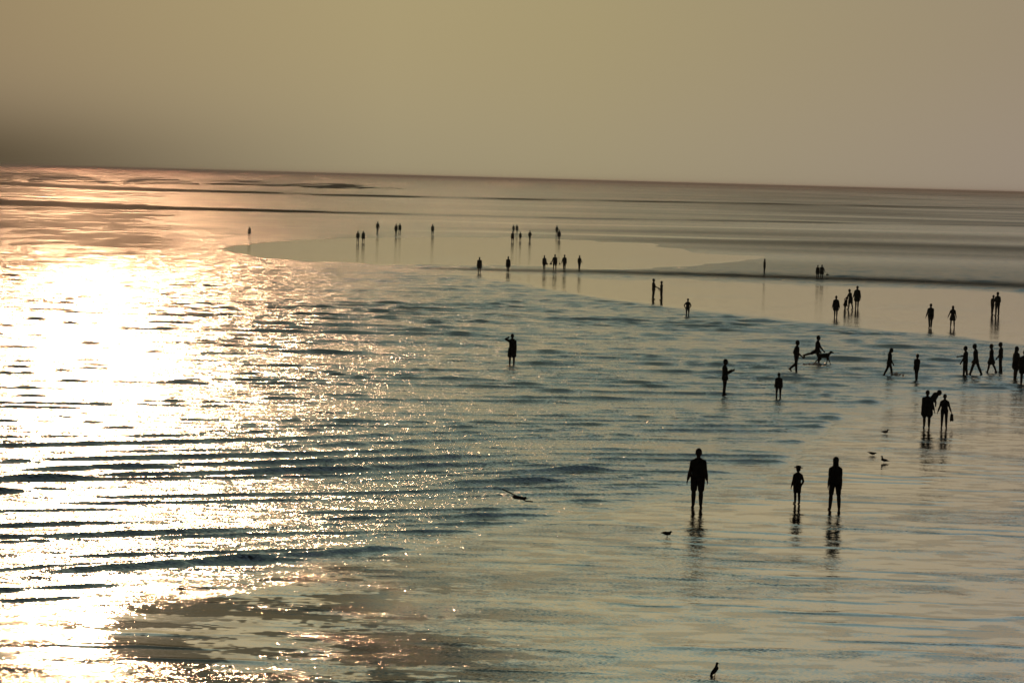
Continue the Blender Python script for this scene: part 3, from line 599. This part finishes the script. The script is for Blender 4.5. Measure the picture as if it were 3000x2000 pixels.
# ------------------------------------------------------------------ dog
x, y = unproj(2412, 1070, POOL); dk = (unproj(2412, 1070, POOL)[1])/F
dog = thing('dog', 'dark dog trotting right beside the lunging person in the water', 'dog'); dog.location = (x, y, POOL)
dog.rotation_euler = (0, 0, math.radians(-6))
D_ = [cap((-.20, 0, .52), (.18, 0, .54), .115, .135), cap((-.28, 0, .52), (-.10, 0, .52), .09, .10), cap((.22, 0, .56), (.36, 0, .70), .085, .065), ell((.40, 0, .74), (.085, .065, .068)),
      cap((.44, 0, .73), (.53, 0, .70), .042, .030), cap((.385, .045, .79), (.36, .055, .72), .022, .010), cap((.385, -.045, .79), (.36, -.055, .72), .022, .010),
      cap((-.33, 0, .56), (-.50, 0, .66), .026, .018), cap((-.50, 0, .66), (-.60, 0, .74), .018, .01)]
for (hx, kx, kz, fx, sy) in ((-.27, -.20, .34, -.40, .07), (-.27, -.14, .36, -.22, -.07)):
    D_ += [cap((hx, sy, .50), (kx, sy, kz), .075, .05), cap((kx, sy, kz), (fx-.03, sy, .20), .045, .028), cap((fx-.03, sy, .20), (fx, sy, .03), .024, .02), cap((fx, sy, .02), (fx+.06, sy, .015), .024, .02)]
for (kx, fx, sy) in ((.30, .42, .07), (.20, .14, -.07)):
    D_ += [cap((.20, sy, .50), (kx, sy, .28), .06, .034), cap((kx, sy, .28), (fx, sy, .03), .03, .02), cap((fx, sy, .02), (fx+.06, sy, .015), .024, .02)]
build('body', D_, FUR, dog, .012)
build('collar', [loft([(-.015, .088, .088, 0), (.015, .085, .085, 0)], ry(.7), (.27, 0, .61))], WINE, dog, remesh=False)

# ------------------------------------------------------------------ gulls
def gull(label, u, v, size, yaw, z0, up_=0.35, head=(.30, .20), crouch=0):
    x, y = unproj(u, v, z0)
    g = thing('gull', label, 'gull', 'gulls standing on the wet sand'); g.location = (x, y, z0); g.rotation_euler = (0, 0, math.radians(yaw)-math.atan2(x, y)); g.scale = (size*.62,)*3
    lg = .13*(1-crouch); R = ry(-up_)
    c = V([0, 0, lg+.085]); T_ = lambda p: c+R@V(p, float)
    hd_ = T_([.20, 0, .10]); hx = c+V([head[0]*.62, 0, head[1]])
    build('body', [ell(c, (.17, .085, .085), R), ell(T_([.08, 0, .0]), (.11, .085, .085), R), cap(T_([.12, 0, .03]), hx, .055, .042), ell(hx, (.052, .042, .044)), cap(T_([-.14, 0, 0]), T_([-.25, 0, .005]), .045, .02, 10, .5)], FEATHER, g, .009)
    for q in (-1, 1): build('wing', [ell(T_([-.05, q*.072, .02]), (.20, .022, .062), R), cap(T_([-.18, q*.05, .03]), T_([-.33, q*.02, .03]), .03, .008)], DARKF, g, .009)
    build('beak', [cap(hx+V([.04, 0, -.004]), hx+V([.10, 0, -.014]), .014, .005, 8)], BEAK, g, remesh=False)
    for q in (-1, 1): build('leg', [cap((0, q*.03, lg+.03), (.01, q*.03, .06), .010, .007, 8), cap((.01, q*.03, .06), (0, q*.03, .008), .007, .007, 8), cap((-.01, q*.03, .006), (.055, q*.045, .005), .008, .006, 8), cap((0, q*.03, .006), (.055, q*.015, .005), .007, .006, 8)], BEAK, g, remesh=False)
gull('gull facing right with raised head, farthest of the three near the couple', 2593, 1271, .92, 0, SAND, .05, (.30, .16), .5)
gull('gull stretched flat facing right, left of the three near the couple', 2555, 1334, .90, 0, SAND, -.12, (.36, .02), .5)
gull('gull facing left with neck up, nearest of the three near the couple', 2590, 1355, .95, 180, SAND, .25, (.22, .22), .4)
gull('gull standing alone in front of the broad shouldered man', 1954, 1573, .98, 25, SAND, -.02, (.30, .07), .3)
gull('upright gull at the bottom edge right of centre', 2094, 1978, .86, -15, SAND, 1.0, (.12, .27), .1)
gull('small dark gull crouching in the lower left glare', 532, 1731, .62, 200, SAND, .1, (.24, .07), .6)
fx_, fy_ = unproj(1520, 1530, 0)
fb = thing('gull', 'gull flying low over the ripples with wings spread', 'gull'); fb.location = Vector(at_(1521, 1457, 68.0))
fb.scale = (1.2,)*3
build('body', [cap((-.10, .10, -.0), (.08, -.10, .0), .045, .04), ell((.13, -.14, .01), (.04, .04, .035)), cap((-.10, .10, 0), (-.16, .2, 0), .035, .02, 10, .4)], DARKF, fb, .009)
def wing(sx):
    st = [(0, 0, .0, .10), (.45, -.02, .02, .09), (1., .05, .0, .02)]
    P = [(-.04, .03, .02), (-.20, .07, .095), (-.385, .14, .16)] if sx < 0 else [(.04, 0, -.01), (.16, .02, -.075), (.31, .12, -.10)]
    ch = (.075, .06, .015); R = []
    for p, c in zip(P, ch): R.append(V([[p[0], p[1]-c, p[2]], [p[0], p[1]-c*.3, p[2]+.018], [p[0], p[1]+c, p[2]], [p[0], p[1]-c*.3, p[2]-.014]]))
    return grid_solid(R)
build('wing', [wing(-1)], DARKF, fb, remesh=False); build('wing', [wing(1)], DARKF, fb, remesh=False)
build('beak', [cap((.15, -.165, .005), (.18, -.20, .0), .012, .004, 8)], BEAK, fb, remesh=False)

# ------------------------------------------------------------------ splashes at the feet
def splash(label, u, v, w, h, seed):
    rnd = random.Random(seed); x, y = unproj(u, v, 0)
    s = bpy.data.objects.new('splash', None)
    pr = []
    for i in range(46):
        a = rnd.gauss(0, .42)*w; hh = abs(rnd.gauss(0, .5))*h*max(.15, 1-abs(a)/w); r = rnd.uniform(.012, .045)*(1-.4*hh/h)
        pr.append(ell((a, rnd.gauss(0, .18), hh*.8+.01), (r*2.0, r*1.3, r), None, 8, 5))
    o = build('splash', pr, foam_mat, None, remesh=False); o.location = (x, y, 0.0)
    o['label'] = label; o['kind'] = 'stuff'; o['category'] = 'splash'
splash('white splash of water around the striding woman\'s feet', 2622, 1101, .55, .34, 3)
splash('white splash of water under the lunging person and dog', 2385, 1068, .65, .14, 4)
bake()
bpy.data.objects.remove(bpy.data.objects['splash_unused'], do_unlink=True) if 'splash_unused' in bpy.data.objects else None
